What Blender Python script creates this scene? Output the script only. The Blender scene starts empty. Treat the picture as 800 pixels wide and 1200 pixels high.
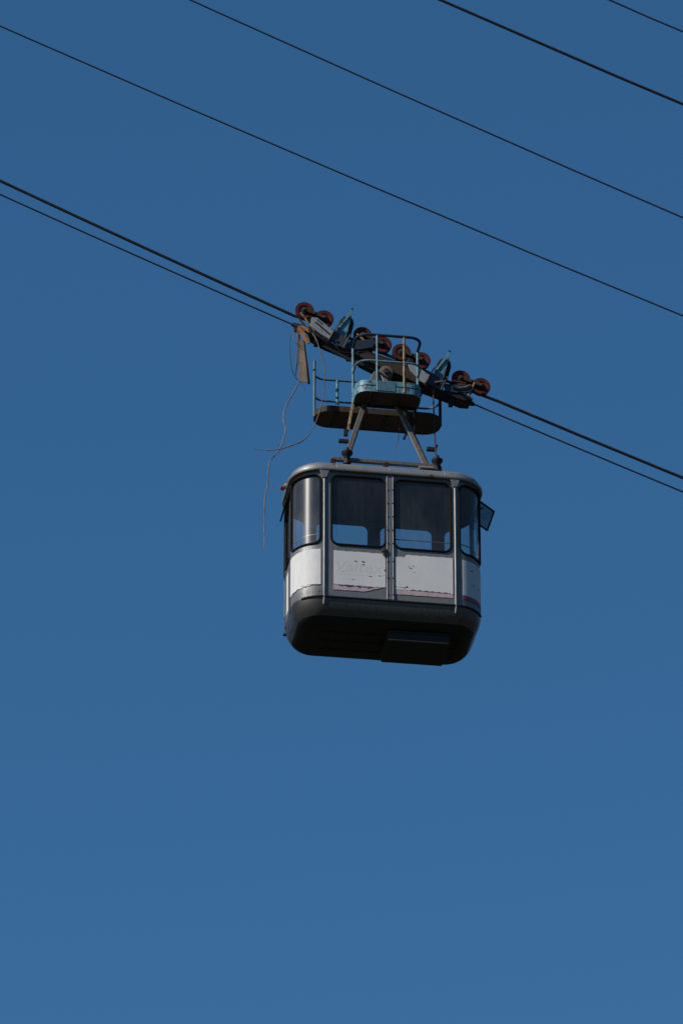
import bpy, bmesh, math, random
from mathutils import Vector, Matrix
random.seed(7)
R = math.radians
sc = bpy.context.scene
COL = sc.collection

# ------------------------------------------------------------------ camera
PITCH = R(29.03)
S = 0.0115                       # metres per modelling unit
F = 77.0 / S
CAM = Vector((0, 0, 1.7))
fwd = Vector((0, math.cos(PITCH), math.sin(PITCH)))
upv = Vector((0, -math.sin(PITCH), math.cos(PITCH)))
rgt = Vector((1, 0, 0))
cd = bpy.data.cameras.new("camera")
cam = bpy.data.objects.new("camera", cd)
COL.objects.link(cam)
cam.location = CAM
cam.rotation_euler = (math.pi / 2 + PITCH, 0, 0)
cd.sensor_fit = 'HORIZONTAL'
cd.sensor_width = 24.0
cd.lens = F * 24.0 / 800.0
cd.clip_start = 0.5
cd.clip_end = 60000
sc.camera = cam

# ------------------------------------------------------------------ light
YAW = R(8.5)                     # how far the cabin is turned from square-on
SUN_EL = R(37.2)
PHI = R(66)                      # sun, measured from the cabin's front towards its left end
n_front = Vector((math.sin(YAW), -math.cos(YAW), 0))
left = Vector((-math.cos(YAW), -math.sin(YAW), 0))
sd = (n_front * math.cos(PHI) + left * math.sin(PHI)) * math.cos(SUN_EL) + Vector((0, 0, math.sin(SUN_EL)))
w = bpy.data.worlds.new("World")
sc.world = w
w.use_nodes = True
nt = w.node_tree
sky = nt.nodes.new("ShaderNodeTexSky")
sky.sky_type = 'NISHITA'
sky.sun_disc = False
sky.sun_elevation = SUN_EL
sky.sun_rotation = math.atan2(sd.x, sd.y)
sky.altitude = 300
sky.air_density = 1.0
sky.dust_density = 0.0
sky.ozone_density = 6.0
bg = nt.nodes["Background"]
bg.inputs[1].default_value = 0.094
hs = nt.nodes.new("ShaderNodeHueSaturation")      # the photograph's deep, polarised-looking blue, over the whole sky alike
hs.inputs['Hue'].default_value = 0.4925
hs.inputs['Saturation'].default_value = 1.15
nt.links.new(sky.outputs[0], hs.inputs['Color'])
nt.links.new(hs.outputs[0], bg.inputs[0])
ld = bpy.data.lights.new("sun", 'SUN')
ld.energy = 4.4
ld.angle = R(0.5)
ld.color = (1.0, 0.95, 0.87)
sun = bpy.data.objects.new("sun", ld)
COL.objects.link(sun)
sun.rotation_euler = sd.to_track_quat('Z', 'Y').to_euler()
sun.location = (-30, -20, 60)
vs = sc.view_settings
vs.view_transform = 'Standard'
vs.look = 'None'
vs.gamma = 1
vs.use_curve_mapping = False
vs.exposure = 0.0

# ------------------------------------------------------------------ materials
def nodes(name):
    m = bpy.data.materials.new(name)
    m.use_nodes = True
    t = m.node_tree
    return m, t, t.nodes["Principled BSDF"]

def mix(t, fac, a, b):
    n = t.nodes.new("ShaderNodeMix")
    n.data_type = 'RGBA'
    for sock, val in ((n.inputs[0], fac), (n.inputs[6], a), (n.inputs[7], b)):
        if hasattr(val, 'links'):
            t.links.new(val, sock)
        elif isinstance(val, (int, float)):
            sock.default_value = val
        else:
            sock.default_value = (*val, 1)
    return n.outputs[2]

def noise(t, scale, detail=5, stretch=(1, 1, 1), rough=0.6):
    tc = t.nodes.new("ShaderNodeTexCoord")
    mp = t.nodes.new("ShaderNodeMapping")
    mp.inputs['Scale'].default_value = stretch
    n = t.nodes.new("ShaderNodeTexNoise")
    n.inputs['Scale'].default_value = scale
    n.inputs['Detail'].default_value = detail
    n.inputs['Roughness'].default_value = rough
    t.links.new(tc.outputs['Object'], mp.inputs[0])
    t.links.new(mp.outputs[0], n.inputs['Vector'])
    return n.outputs['Fac']

def ramp(t, src, lo, hi, a=0.0, b=1.0):
    n = t.nodes.new("ShaderNodeMapRange")
    n.inputs[1].default_value = lo
    n.inputs[2].default_value = hi
    n.inputs[3].default_value = a
    n.inputs[4].default_value = b
    t.links.new(src, n.inputs[0])
    return n.outputs[0]

def paint(name, col, rough=0.5, metal=0.0, rust=0.3, rustcol=(0.10, 0.038, 0.016), dirt=0.35,
          dirtcol=(0.05, 0.045, 0.04), scale=9.0, bump=0.15, streak=True, spec=0.5):
    """Old paint: broad tone changes, rain streaks, rust patches, fine relief."""
    m, t, p = nodes(name)
    tone = noise(t, 2.5, 4)
    c = mix(t, ramp(t, tone, 0.3, 0.7, 0, 0.35), col, tuple(x * 0.72 for x in col))
    st = noise(t, 7, 5, (6, 6, 0.7) if streak else (1, 1, 1), 0.7)
    c = mix(t, ramp(t, st, 0.48, 0.8, 0, dirt * 2), c, dirtcol)
    rs = noise(t, scale, 8, (1, 1, 1), 0.72)
    edge = 0.74 - 0.32 * rust
    rf = ramp(t, rs, edge, edge + 0.07)
    c = mix(t, rf, c, rustcol)
    t.links.new(c, p.inputs['Base Color'])
    r = ramp(t, st, 0.3, 0.8, rough * 0.85, min(1, rough * 1.3))
    t.links.new(r, p.inputs['Roughness'])
    p.inputs['Metallic'].default_value = metal
    p.inputs['Specular IOR Level'].default_value = spec
    b = t.nodes.new("ShaderNodeBump")
    b.inputs['Strength'].default_value = bump
    b.inputs['Distance'].default_value = 0.01
    t.links.new(rs, b.inputs['Height'])
    t.links.new(b.outputs[0], p.inputs['Normal'])
    return m

M = {}
M['grey'] = paint("worn_grey_paint", (0.20, 0.20, 0.20), 0.48, 0.4, 0.38, dirt=0.35, dirtcol=(0.06, 0.055, 0.05), spec=0.4)
M['roof'] = paint("worn_roof_paint", (0.27, 0.268, 0.262), 0.46, 0.45, 0.36, dirt=0.35, dirtcol=(0.08, 0.075, 0.07), streak=False, scale=5)
M['hull'] = paint("grimy_hull_paint", (0.14, 0.136, 0.132), 0.40, 0.75, 0.35, rustcol=(0.05, 0.035, 0.025), dirt=0.5, dirtcol=(0.035, 0.032, 0.03), spec=0.4, scale=6)
M['trim'] = paint("bare_metal_trim", (0.36, 0.345, 0.32), 0.5, 0.3, 0.3, dirt=0.35)
M['white'] = paint("white_panel_paint", (0.64, 0.635, 0.63), 0.65, 0.0, 0.0, dirt=0.16, dirtcol=(0.40, 0.37, 0.34), bump=0.03, spec=0.25)
M['pink'] = paint("faded_pink_stripe", (0.48, 0.37, 0.385), 0.6, 0.0, 0.05, dirt=0.2)
M['crimson'] = paint("faded_crimson_stripe", (0.32, 0.06, 0.09), 0.55, 0.0, 0.05, dirt=0.2)
M['flake'] = paint("bare_dark_patch", (0.035, 0.03, 0.032), 0.7, 0.0, 0.2, dirt=0.2)
M['letter'] = paint("ghost_lettering", (0.56, 0.56, 0.565), 0.65, 0.0, 0.0, dirt=0.1, dirtcol=(0.6, 0.6, 0.6), spec=0.25)
M['rubber'] = paint("black_rubber", (0.006, 0.006, 0.006), 0.8, 0.0, 0.0, dirt=0.1, dirtcol=(0.02, 0.02, 0.02), spec=0.15)
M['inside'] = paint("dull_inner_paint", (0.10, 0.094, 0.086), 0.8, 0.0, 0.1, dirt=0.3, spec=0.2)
M['under'] = paint("underfloor_shade_black", (0.011, 0.011, 0.011), 0.75, 0.0, 0.1, dirt=0.3, dirtcol=(0.03, 0.027, 0.024), rustcol=(0.03,0.016,0.01))  # near-black: the shade under the cabin is put into this colour
M['dark'] = paint("dark_oily_steel", (0.016, 0.015, 0.015), 0.6, 0.0, 0.38, rustcol=(0.045, 0.02, 0.010), dirt=0.5, dirtcol=(0.006, 0.006, 0.006), scale=12, spec=0.3)
M['brown'] = paint("rusty_brown_steel", (0.05, 0.032, 0.023), 0.75, 0.0, 0.5, rustcol=(0.085, 0.034, 0.016), dirt=0.5, dirtcol=(0.012, 0.010, 0.009), scale=11, spec=0.25)
M['plate'] = paint("pale_grey_plate_paint", (0.26, 0.28, 0.31), 0.5, 0.0, 0.30, dirt=0.4, scale=14, spec=0.3)
M['channel'] = paint("slate_bracket_paint", (0.04, 0.048, 0.062), 0.5, 0.0, 0.35, dirt=0.4, dirtcol=(0.015, 0.014, 0.013), scale=14, spec=0.3)
M['blue'] = paint("light_blue_paint", (0.115, 0.28, 0.345), 0.5, 0.0, 0.66, rustcol=(0.06, 0.035, 0.025), dirt=0.5, dirtcol=(0.04, 0.035, 0.03), scale=18, spec=0.4)
M['cyan'] = paint("chalky_blue_paint", (0.115, 0.30, 0.375), 0.5, 0.0, 0.7, rustcol=(0.06, 0.035, 0.025), dirt=0.5, dirtcol=(0.04, 0.035, 0.03), scale=18, spec=0.4)
M['teal'] = paint("worn_blue_paint", (0.07, 0.17, 0.23), 0.5, 0.0, 0.5, dirt=0.5, dirtcol=(0.03, 0.028, 0.025), scale=16)
M['navy'] = paint("dull_navy_paint", (0.022, 0.036, 0.055), 0.5, 0.0, 0.3, dirt=0.3, dirtcol=(0.01, 0.01, 0.01), scale=14, spec=0.3)
M['ochre'] = paint("rust_stained_paint", (0.32, 0.24, 0.13), 0.65, 0.0, 0.7, rustcol=(0.12, 0.045, 0.018), dirt=0.5, scale=18, spec=0.3)
M['red'] = paint("red_wheel_paint", (0.12, 0.015, 0.010), 0.6, 0.0, 0.45, rustcol=(0.04, 0.015, 0.010), dirt=0.7, dirtcol=(0.015, 0.008, 0.007), scale=16, streak=False, spec=0.2)
M['arm'] = paint("grey_hanger_paint", (0.14, 0.12, 0.105), 0.6, 0.0, 0.45, rustcol=(0.07, 0.03, 0.015), dirt=0.5, dirtcol=(0.02, 0.018, 0.016), scale=11, spec=0.3)
M['rope'] = paint("greased_wire_rope", (0.012, 0.012, 0.013), 0.6, 0.3, 0.2, rustcol=(0.03, 0.018, 0.012), dirt=0.2, scale=20, streak=False)
M['wire'] = paint("rusty_loose_wire", (0.14, 0.105, 0.085), 0.6, 0.2, 0.5, dirt=0.4, scale=16, streak=False)
M['strip'] = paint("weathered_strip", (0.36, 0.255, 0.17), 0.8, 0.0, 0.35, rustcol=(0.13, 0.06, 0.03), dirt=0.4, scale=16)
M['rag'] = paint("rusted_strap", (0.44, 0.22, 0.10), 0.8, 0.0, 0.45, rustcol=(0.16, 0.07, 0.035), dirt=0.4, scale=16)
M['lens'] = paint("red_lamp_lens", (0.45, 0.03, 0.02), 0.3, 0.0, 0.0, dirt=0.1)
M['yellow'] = paint("yellow_lamp_body", (0.50, 0.33, 0.10), 0.5, 0.0, 0.2, dirt=0.3)

def glass(name, tint, dust, dustcol=(0.45, 0.46, 0.47), sheen=0.04, gloss=0.15):
    """Dirty window: clear where clean, a veil of dust scattered on it, a mirror-like sheen."""
    m, t, p = nodes(name)
    out = t.nodes["Material Output"]
    t.nodes.remove(p)
    tr = t.nodes.new("ShaderNodeBsdfTransparent")
    tr.inputs[0].default_value = (*tint, 1)
    df = t.nodes.new("ShaderNodeBsdfDiffuse")
    df.inputs[0].default_value = (*dustcol, 1)
    gl = t.nodes.new("ShaderNodeBsdfGlossy")
    gl.inputs['Roughness'].default_value = gloss
    gl.inputs[0].default_value = (1, 1, 1, 1)
    lw = t.nodes.new("ShaderNodeLayerWeight")
    lw.inputs[0].default_value = 0.5
    pw = t.nodes.new("ShaderNodeMath")
    pw.operation = 'POWER'
    pw.inputs[1].default_value = 5
    t.links.new(lw.outputs['Facing'], pw.inputs[0])
    fr = t.nodes.new("ShaderNodeMapRange")
    fr.inputs[3].default_value = sheen
    fr.inputs[4].default_value = 1.0
    t.links.new(pw.outputs[0], fr.inputs[0])
    n = noise(t, 4, 6, (5, 5, 0.6), 0.7)
    film = ramp(t, noise(t, 1.6, 5, (1, 1, 0.6), 0.6), 0.35, 0.7, 0.3, 1.6)
    n2a = ramp(t, n, 0.3, 0.75, dust * 0.6, dust * 1.5)
    mu = t.nodes.new("ShaderNodeMath")
    mu.operation = 'MULTIPLY'
    t.links.new(n2a, mu.inputs[0])
    t.links.new(film, mu.inputs[1])
    n2 = mu.outputs[0]
    m1 = t.nodes.new("ShaderNodeMixShader")
    t.links.new(n2, m1.inputs[0])
    t.links.new(tr.outputs[0], m1.inputs[1])
    t.links.new(df.outputs[0], m1.inputs[2])
    m2 = t.nodes.new("ShaderNodeMixShader")
    t.links.new(fr.outputs[0], m2.inputs[0])
    t.links.new(m1.outputs[0], m2.inputs[1])
    t.links.new(gl.outputs[0], m2.inputs[2])
    t.links.new(m2.outputs[0], out.inputs[0])
    return m
M['glass'] = glass("dusty_window_glass", (0.85, 0.86, 0.85), 0.045)
M['glass_hopper'] = glass("grimy_hopper_glass", (0.50, 0.55, 0.57), 0.16)
M['glass_sunlit'] = glass("sunlit_dusty_glass", (0.82, 0.84, 0.86), 0.10, sheen=0.055, gloss=0.21)  # sun-side corner pane: extra dust and sheen paint in its sunlit haze
M['glass_clear'] = glass("clean_window_glass", (0.90, 0.91, 0.90), 0.03)

# ------------------------------------------------------------------ frames of reference
def ray(px, py):
    return fwd * F + rgt * (px - 400) - upv * (py - 600)
ORG = CAM + ray(448, 732) * S
ROOTM = Matrix.Translation(ORG) @ Matrix.Rotation(YAW, 4, 'Z')
ROOTI = ROOTM.inverted()

def at(px, py, v):
    """Point of the plane y = v (cabin's own axes, modelling units) seen along a line of sight."""
    a = ROOTI @ CAM
    b = ROOTI @ (CAM + ray(px, py) * S)
    k = (v * S - a.y) / (b.y - a.y)
    return (a + (b - a) * k) / S

# ------------------------------------------------------------------ mesh builder
class MB:
    def __init__(self):
        self.v = []
        self.f = []
    def add(self, vs, fs):
        o = len(self.v)
        self.v += [Vector(p) for p in vs]
        self.f += [tuple(i + o for i in f) for f in fs]
        return self
    def box(self, c, s, rot=None):
        hx, hy, hz = s[0] / 2, s[1] / 2, s[2] / 2
        pts = [Vector((x * hx, y * hy, z * hz)) for z in (-1, 1) for y in (-1, 1) for x in (-1, 1)]
        if rot:
            pts = [rot @ p for p in pts]
        c = Vector(c)
        return self.add([c + p for p in pts],
                        [(0, 2, 3, 1), (4, 5, 7, 6), (0, 1, 5, 4), (2, 6, 7, 3), (0, 4, 6, 2), (1, 3, 7, 5)])
    def bar(self, a, b, wid, dep, ref=(0, 1, 0)):
        """rectangular bar from a to b; dep is measured along ref"""
        a, b = Vector(a), Vector(b)
        d = (b - a).normalized()
        y = (Vector(ref) - d * Vector(ref).dot(d)).normalized()
        x = d.cross(y)
        pts = []
        for p in (a, b):
            for sx, sy in ((-1, -1), (1, -1), (1, 1), (-1, 1)):
                pts.append(p + x * sx * wid / 2 + y * sy * dep / 2)
        return self.add(pts, [(3, 2, 1, 0), (4, 5, 6, 7), (0, 1, 5, 4), (1, 2, 6, 5), (2, 3, 7, 6), (3, 0, 4, 7)])
    def tube(self, path, r, n=8, closed=False):
        path = [Vector(p) for p in path]
        L = len(path)
        ref = None
        rings = []
        for i, p in enumerate(path):
            if closed:
                d = path[(i + 1) % L] - path[i - 1]
            else:
                d = path[min(i + 1, L - 1)] - path[max(i - 1, 0)]
            d.normalize()
            if ref is None:
                ref = Vector((0, 0, 1)) if abs(d.z) < 0.9 else Vector((0, 1, 0))
            x = (ref - d * ref.dot(d)).normalized()
            ref = x
            y = d.cross(x)
            rr = r[i] if isinstance(r, (list, tuple)) else r
            rings.append([p + x * rr * math.cos(2 * math.pi * k / n) + y * rr * math.sin(2 * math.pi * k / n) for k in range(n)])
        vs = [q for ring in rings for q in ring]
        fs = []
        for i in range(L if closed else L - 1):
            j = (i + 1) % L
            for k in range(n):
                fs.append((i * n + k, i * n + (k + 1) % n, j * n + (k + 1) % n, j * n + k))
        if not closed:
            fs.append(tuple(range(n))[::-1])
            fs.append(tuple((L - 1) * n + k for k in range(n)))
        return self.add(vs, fs)
    def lathe(self, prof, n=20, axis='Z', c=(0, 0, 0)):
        c = Vector(c)
        vs = []
        for r, h in prof:
            for k in range(n):
                a = 2 * math.pi * k / n
                x, y = r * math.cos(a), r * math.sin(a)
                vs.append(c + (Vector((x, y, h)) if axis == 'Z' else (Vector((x, h, y)) if axis == 'Y' else Vector((h, x, y)))))
        fs = []
        for i in range(len(prof) - 1):
            for k in range(n):
                fs.append((i * n + k, i * n + (k + 1) % n, (i + 1) * n + (k + 1) % n, (i + 1) * n + k))
        fs.append(tuple(range(n))[::-1])
        fs.append(tuple((len(prof) - 1) * n + k for k in range(n)))
        return self.add(vs, fs)
    def prism(self, outline, v0, v1):
        """outline: (u, z) pairs, extruded between depths v0 and v1"""
        n = len(outline)
        vs = [(u, v0, z) for u, z in outline] + [(u, v1, z) for u, z in outline]
        fs = [tuple(range(n)), tuple(range(n, 2 * n))[::-1]]
        fs += [(i, n + i, n + (i + 1) % n, (i + 1) % n) for i in range(n)]
        return self.add(vs, fs)
    def slab(self, outline, z0, z1):
        n = len(outline)
        vs = [(u, v, z0) for u, v in outline] + [(u, v, z1) for u, v in outline]
        fs = [tuple(range(n))[::-1], tuple(range(n, 2 * n))]
        fs += [(i, (i + 1) % n, n + (i + 1) % n, n + i) for i in range(n)]
        return self.add(vs, fs)
    def mesh(self, name, m, smooth=False):
        me = bpy.data.meshes.new(name)
        me.from_pydata([tuple(p * S) for p in self.v], [], self.f)
        bm = bmesh.new()
        bm.from_mesh(me)
        bmesh.ops.recalc_face_normals(bm, faces=bm.faces)
        bm.to_mesh(me)
        bm.free()
        if smooth:
            me.shade_smooth()
            me.set_sharp_from_angle(angle=R(40))
        me.materials.append(M[m] if isinstance(m, str) else m)
        return me
    def build(self, name, m, parent=None, bevel=0.0, smooth=False, solid=0.0, loc=None):
        o = bpy.data.objects.new(name, self.mesh(name, m, smooth))
        COL.objects.link(o)
        if parent:
            o.parent = parent
        if loc is not None:
            o.location = Vector(loc) * S
        if solid:
            md = o.modifiers.new("thickness", 'SOLIDIFY')
            md.thickness = abs(solid) * S
            md.offset = -1 if solid > 0 else 1
            crisp(o)
        if bevel:
            md = o.modifiers.new("bevel", 'BEVEL')
            md.width = bevel * S
            md.segments = 2
            md.limit_method = 'ANGLE'
            md.angle_limit = R(35)
        return o

def crisp(o):
    md = o.modifiers.new("crisp_edges", 'EDGE_SPLIT')
    md.split_angle = R(40)
    return o

def tag(o, label=None, cat=None, group=None, kind=None):
    for k, val in (('label', label), ('category', cat), ('group', group), ('kind', kind)):
        if val:
            o[k] = val
    return o

def copy_part(o, parent, loc=None):
    c = o.copy()
    COL.objects.link(c)
    c.parent = parent
    if loc is not None:
        c.location = Vector(loc) * S
    for ch in [x for x in COL.objects if x.parent == o]:
        d = ch.copy()
        COL.objects.link(d)
        d.parent = c
    return c

def smooth_path(pts, k=6):
    """Catmull-Rom through the points"""
    pts = [Vector(p) for p in pts]
    P = [pts[0] * 2 - pts[1]] + pts + [pts[-1] * 2 - pts[-2]]
    out = []
    for i in range(1, len(P) - 2):
        a, b, c, d = P[i - 1:i + 3]
        for j in range(k):
            t = j / k
            out.append(0.5 * ((2 * b) + (c - a) * t + (2 * a - 5 * b + 4 * c - d) * t * t + (3 * b - a - 3 * c + d) * t ** 3))
    out.append(pts[-1])
    return out

# ------------------------------------------------------------------ ground (valley floor far below the car, ringed by added, unseen slopes)
gm, gt, gp = nodes("wooded_valley_ground")
g1 = noise(gt, 0.02, 8)
g2 = noise(gt, 0.6, 6)
gc = mix(gt, ramp(gt, g1, 0.4, 0.6), (0.022, 0.032, 0.013), (0.042, 0.04, 0.024))
gc = mix(gt, ramp(gt, g2, 0.35, 0.7, 0, 0.6), gc, (0.012, 0.02, 0.008))
gt.links.new(gc, gp.inputs['Base Color'])
gp.inputs['Roughness'].default_value = 0.95
me = bpy.data.meshes.new("ground")
radii = [0, 40, 120, 260, 420, 620, 850, 1100, 1400, 1750, 2150, 3000, 6000, 12000, 25000]
gv, gf, NS = [(0, 0, 0)], [], 72
for k, rr_ in enumerate(radii[1:]):
    for i in range(NS):
        a = 2 * math.pi * i / NS
        f = min(1.0, max(0.0, (rr_ - 260) / 1900.0))
        h = 560 * f * f * (3 - 2 * f) * (0.8 + 0.16 * math.sin(2 * a + 0.7) + 0.09 * math.sin(5 * a) + 0.05 * math.sin(11 * a + k))  # unseen slopes, put in to darken what the metal reflects and low skylight
        gv.append((rr_ * math.cos(a), rr_ * math.sin(a), h))
for i in range(NS):
    gf.append((0, 1 + i, 1 + (i + 1) % NS))
    for k in range(len(radii) - 2):
        o = 1 + k * NS
        gf.append((o + i, o + NS + i, o + NS + (i + 1) % NS, o + (i + 1) % NS))
me.from_pydata(gv, [], gf)
me.shade_smooth()
me.materials.append(gm)
ground = bpy.data.objects.new("ground", me)
COL.objects.link(ground)
tag(ground, kind='structure')

# ------------------------------------------------------------------ cable car
car = bpy.data.objects.new("cable_car", None)
COL.objects.link(car)
car.matrix_world = ROOTM
car.empty_display_size = 0.3
tag(car, "weathered grey and white cable car cabin with red wheels and blue railed platforms", "cable car")

# --- plan of the cabin: a rectangle with round corners, walked clockwise from the middle of its front
HU, HV, RC = 77.0, 23.0, 35.0
ARC = RC * math.pi / 2
PER = 4 * HU + 4 * HV + 4 * ARC
def plan(s, off=0.0):
    s = s % PER
    segs = [(HU, 'l', (0, -58), (1, 0)), (ARC, 'a', (HU, -HV), -90), (2 * HV, 'l', (112, -HV), (0, 1)),
            (ARC, 'a', (HU, HV), 0), (2 * HU, 'l', (HU, 58), (-1, 0)), (ARC, 'a', (-HU, HV), 90),
            (2 * HV, 'l', (-112, HV), (0, -1)), (ARC, 'a', (-HU, -HV), 180), (HU, 'l', (-HU, -58), (1, 0))]
    for L, kind, p, d in segs:
        if s <= L + 1e-6:
            if kind == 'l':
                n = (d[1], -d[0])
                return p[0] + d[0] * s + n[0] * off, p[1] + d[1] * s + n[1] * off
            a = R(d) + s / RC
            return p[0] + (RC + off) * math.cos(a), p[1] + (RC + off) * math.sin(a)
        s -= L
    return plan(0, off)
def W(s, z, off=0.0):
    u, v = plan(s, off)
    return Vector((u, v, z))
def ring_s(step=4.0):
    out, s = [], 0.0
    for L, flat in ((HU, 1), (ARC, 0), (2 * HV, 1), (ARC, 0), (2 * HU, 1), (ARC, 0), (2 * HV, 1), (ARC, 0), (HU, 1)):
        n = max(1, round(L / (12 if flat else step)))
        out += [s + L * i / n for i in range(n)]
        s += L
    return out
RS = ring_s(3.5)
def loft(mb, prof, cap0=False, cap1=False):
    n = len(RS)
    vs = [W(s, z, off) for off, z in prof for s in RS]
    fs = []
    for i in range(len(prof) - 1):
        for k in range(n):
            fs.append((i * n + k, i * n + (k + 1) % n, (i + 1) * n + (k + 1) % n, (i + 1) * n + k))
    if cap0:
        fs.append(tuple(range(n))[::-1])
    if cap1:
        fs.append(tuple((len(prof) - 1) * n + k for k in range(n)))
    return mb.add(vs, fs)

# --- lower hull, floor, roof
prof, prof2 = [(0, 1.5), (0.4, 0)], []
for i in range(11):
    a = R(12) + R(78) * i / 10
    (prof if i <= 5 else prof2).append((0.4 - 25 * (math.cos(R(12)) - math.cos(a)), -27.5 * (math.sin(a) - math.sin(R(12))) / (1 - math.sin(R(12)))))  # split at the shade line; the part below gets the painted-in shade
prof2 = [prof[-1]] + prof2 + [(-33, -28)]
hull = loft(MB(), prof).build("lower_hull", 'hull', car, smooth=True)
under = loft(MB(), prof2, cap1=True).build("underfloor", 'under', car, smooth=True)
for u in (-62, -40, -18, 86):
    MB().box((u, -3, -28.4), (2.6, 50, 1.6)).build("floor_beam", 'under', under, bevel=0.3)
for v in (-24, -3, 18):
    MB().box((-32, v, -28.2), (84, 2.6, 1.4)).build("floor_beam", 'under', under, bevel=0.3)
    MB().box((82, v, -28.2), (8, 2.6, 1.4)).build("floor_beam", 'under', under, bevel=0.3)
lip = MB().tube([W(s, 0.6, 1.0) for s in [x * 3.0 for x in range(-35, 41)]], 1.25, 6).build("belt_moulding", 'dark', car, smooth=True)
MB().box(at(333.5, 744, 20), (4, 3, 3)).build("tow_lug", 'dark', hull, bevel=0.5)
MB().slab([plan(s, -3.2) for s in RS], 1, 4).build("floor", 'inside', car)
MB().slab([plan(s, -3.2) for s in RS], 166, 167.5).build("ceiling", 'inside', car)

# box slung under the floor
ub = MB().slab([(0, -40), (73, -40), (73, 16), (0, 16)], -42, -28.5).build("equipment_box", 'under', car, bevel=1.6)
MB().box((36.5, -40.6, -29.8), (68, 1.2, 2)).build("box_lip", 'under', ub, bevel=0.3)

prof = [(-2, 168.2), (3.6, 168.2), (4.4, 169.5), (4.2, 171.5), (2.6, 172.4), (2.2, 173.5)]
for i in range(1, 10):
    a = R(90) * i / 9
    prof.append((2.2 - 21 * (1 - math.cos(a)), 173 + 12.3 * math.sin(a)))
prof += [(-26, 185.6), (-33, 186)]
roof = loft(MB(), prof, cap1=True).build("roof", 'roof', car, smooth=True)
for u in (-62, 0, 66):
    pts = []
    for off, z in prof[4:-1]:
        pts.append(Vector((u, -58 - off - 0.2, z + 0.25)))
    MB().tube(pts, 0.4, 6).build("roof_seam", 'roof', roof, smooth=True)

# --- walls: one band below the windows, a frame round each window above
band = MB()
loft(band, [(0, 0), (0, 31), (0, 63)])
band.build("lower_wall", 'grey', car, smooth=True, solid=2.5)

def rrect(s0, s1, z0, z1, r, k=5, step=4.0):
    """outline of a rounded rectangle with, for each point, the centre it turns about (None on the straights)"""
    out = []
    corners = [((s1 - r, z0 + r), -90), ((s1 - r, z1 - r), 0), ((s0 + r, z1 - r), 90), ((s0 + r, z0 + r), 180)]
    for ci, (c, a0) in enumerate(corners):
        for i in range(k + 1):
            a = R(a0 + 90 * i / k)
            out.append((c[0] + r * math.cos(a), c[1] + r * math.sin(a), c, a))
        nc, na = corners[(ci + 1) % 4]
        p = out[-1]
        q = (nc[0] + r * math.cos(R(na)), nc[1] + r * math.sin(R(na)))
        L = math.hypot(q[0] - p[0], q[1] - p[1])
        m = max(1, int(L / step))
        for i in range(1, m):
            out.append((p[0] + (q[0] - p[0]) * i / m, p[1] + (q[1] - p[1]) * i / m, None, R(a0 + 90)))
    return out

def window(cell, hole, r=8.0, glassmat='glass'):
    c0, c1, y0, y1 = cell[0], cell[1], 63.0, 170.0
    s0, s1, z0, z1 = hole
    o = rrect(s0, s1, z0, z1, r)
    inner, outer = [], []
    for s, z, c, a in o:
        inner.append((s, z))
        cx, cz = (c if c else (s, z))
        dx, dz = math.cos(a), math.sin(a)
        t = 1e9
        if dx > 1e-6: t = min(t, (c1 - cx) / dx)
        if dx < -1e-6: t = min(t, (c0 - cx) / dx)
        if dz > 1e-6: t = min(t, (y1 - cz) / dz)
        if dz < -1e-6: t = min(t, (y0 - cz) / dz)
        outer.append([cx + dx * t, cz + dz * t])
    for cs in (c0, c1):
        for cz in (y0, y1):
            i = min(range(len(outer)), key=lambda j: (outer[j][0] - cs) ** 2 + (outer[j][1] - cz) ** 2)
            outer[i] = [cs, cz]
    n = len(o)
    mb = MB()
    mid = [((a[0] + b[0]) / 2, (a[1] + b[1]) / 2) for a, b in zip(inner, outer)]
    vs = [W(s, z) for s, z in inner] + [W(s, z) for s, z in mid] + [W(s, z) for s, z in outer]
    fs = []
    for L in (0, 1):
        for i in range(n):
            fs.append((L * n + i, L * n + (i + 1) % n, (L + 1) * n + (i + 1) % n, (L + 1) * n + i))
    mb.add(vs, fs)
    wf = mb.build("window_frame", 'grey', car, smooth=True)
    # which way the sheet faces is set by hand, so that it thickens inwards
    me = wf.data
    me.polygons[0]
    p = me.polygons[n // 2]
    u, v = plan(o[n // 2][0], 1.0)
    u0, v0 = plan(o[n // 2][0], 0.0)
    if p.normal.dot(Vector((u - u0, v - v0, 0))) < 0:
        me.flip_normals()
    md = wf.modifiers.new("thickness", 'SOLIDIFY')
    md.thickness = 2.5 * S
    md.offset = -1
    crisp(wf)
    MB().tube([W(s, z, 0.25) for s, z in inner], 1.5, 6, closed=True).build("gasket", 'rubber', wf, smooth=True)
    # pane, in upright strips that follow the curve
    m = max(6, int((s1 - s0) / 2.5))
    vs, fs = [], []
    for i in range(m + 1):
        s = s0 + (s1 - s0) * i / m
        d = max(0.0, r - min(s - s0, s1 - s))
        dz = r - math.sqrt(max(0, r * r - d * d))
        vs += [W(s, z0 + dz, -1.2), W(s, z1 - dz, -1.2)]
    for i in range(m):
        fs.append((2 * i, 2 * i + 2, 2 * i + 3, 2 * i + 1))
    MB().add(vs, fs).build("pane", glassmat, wf, smooth=True)
    return wf

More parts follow.
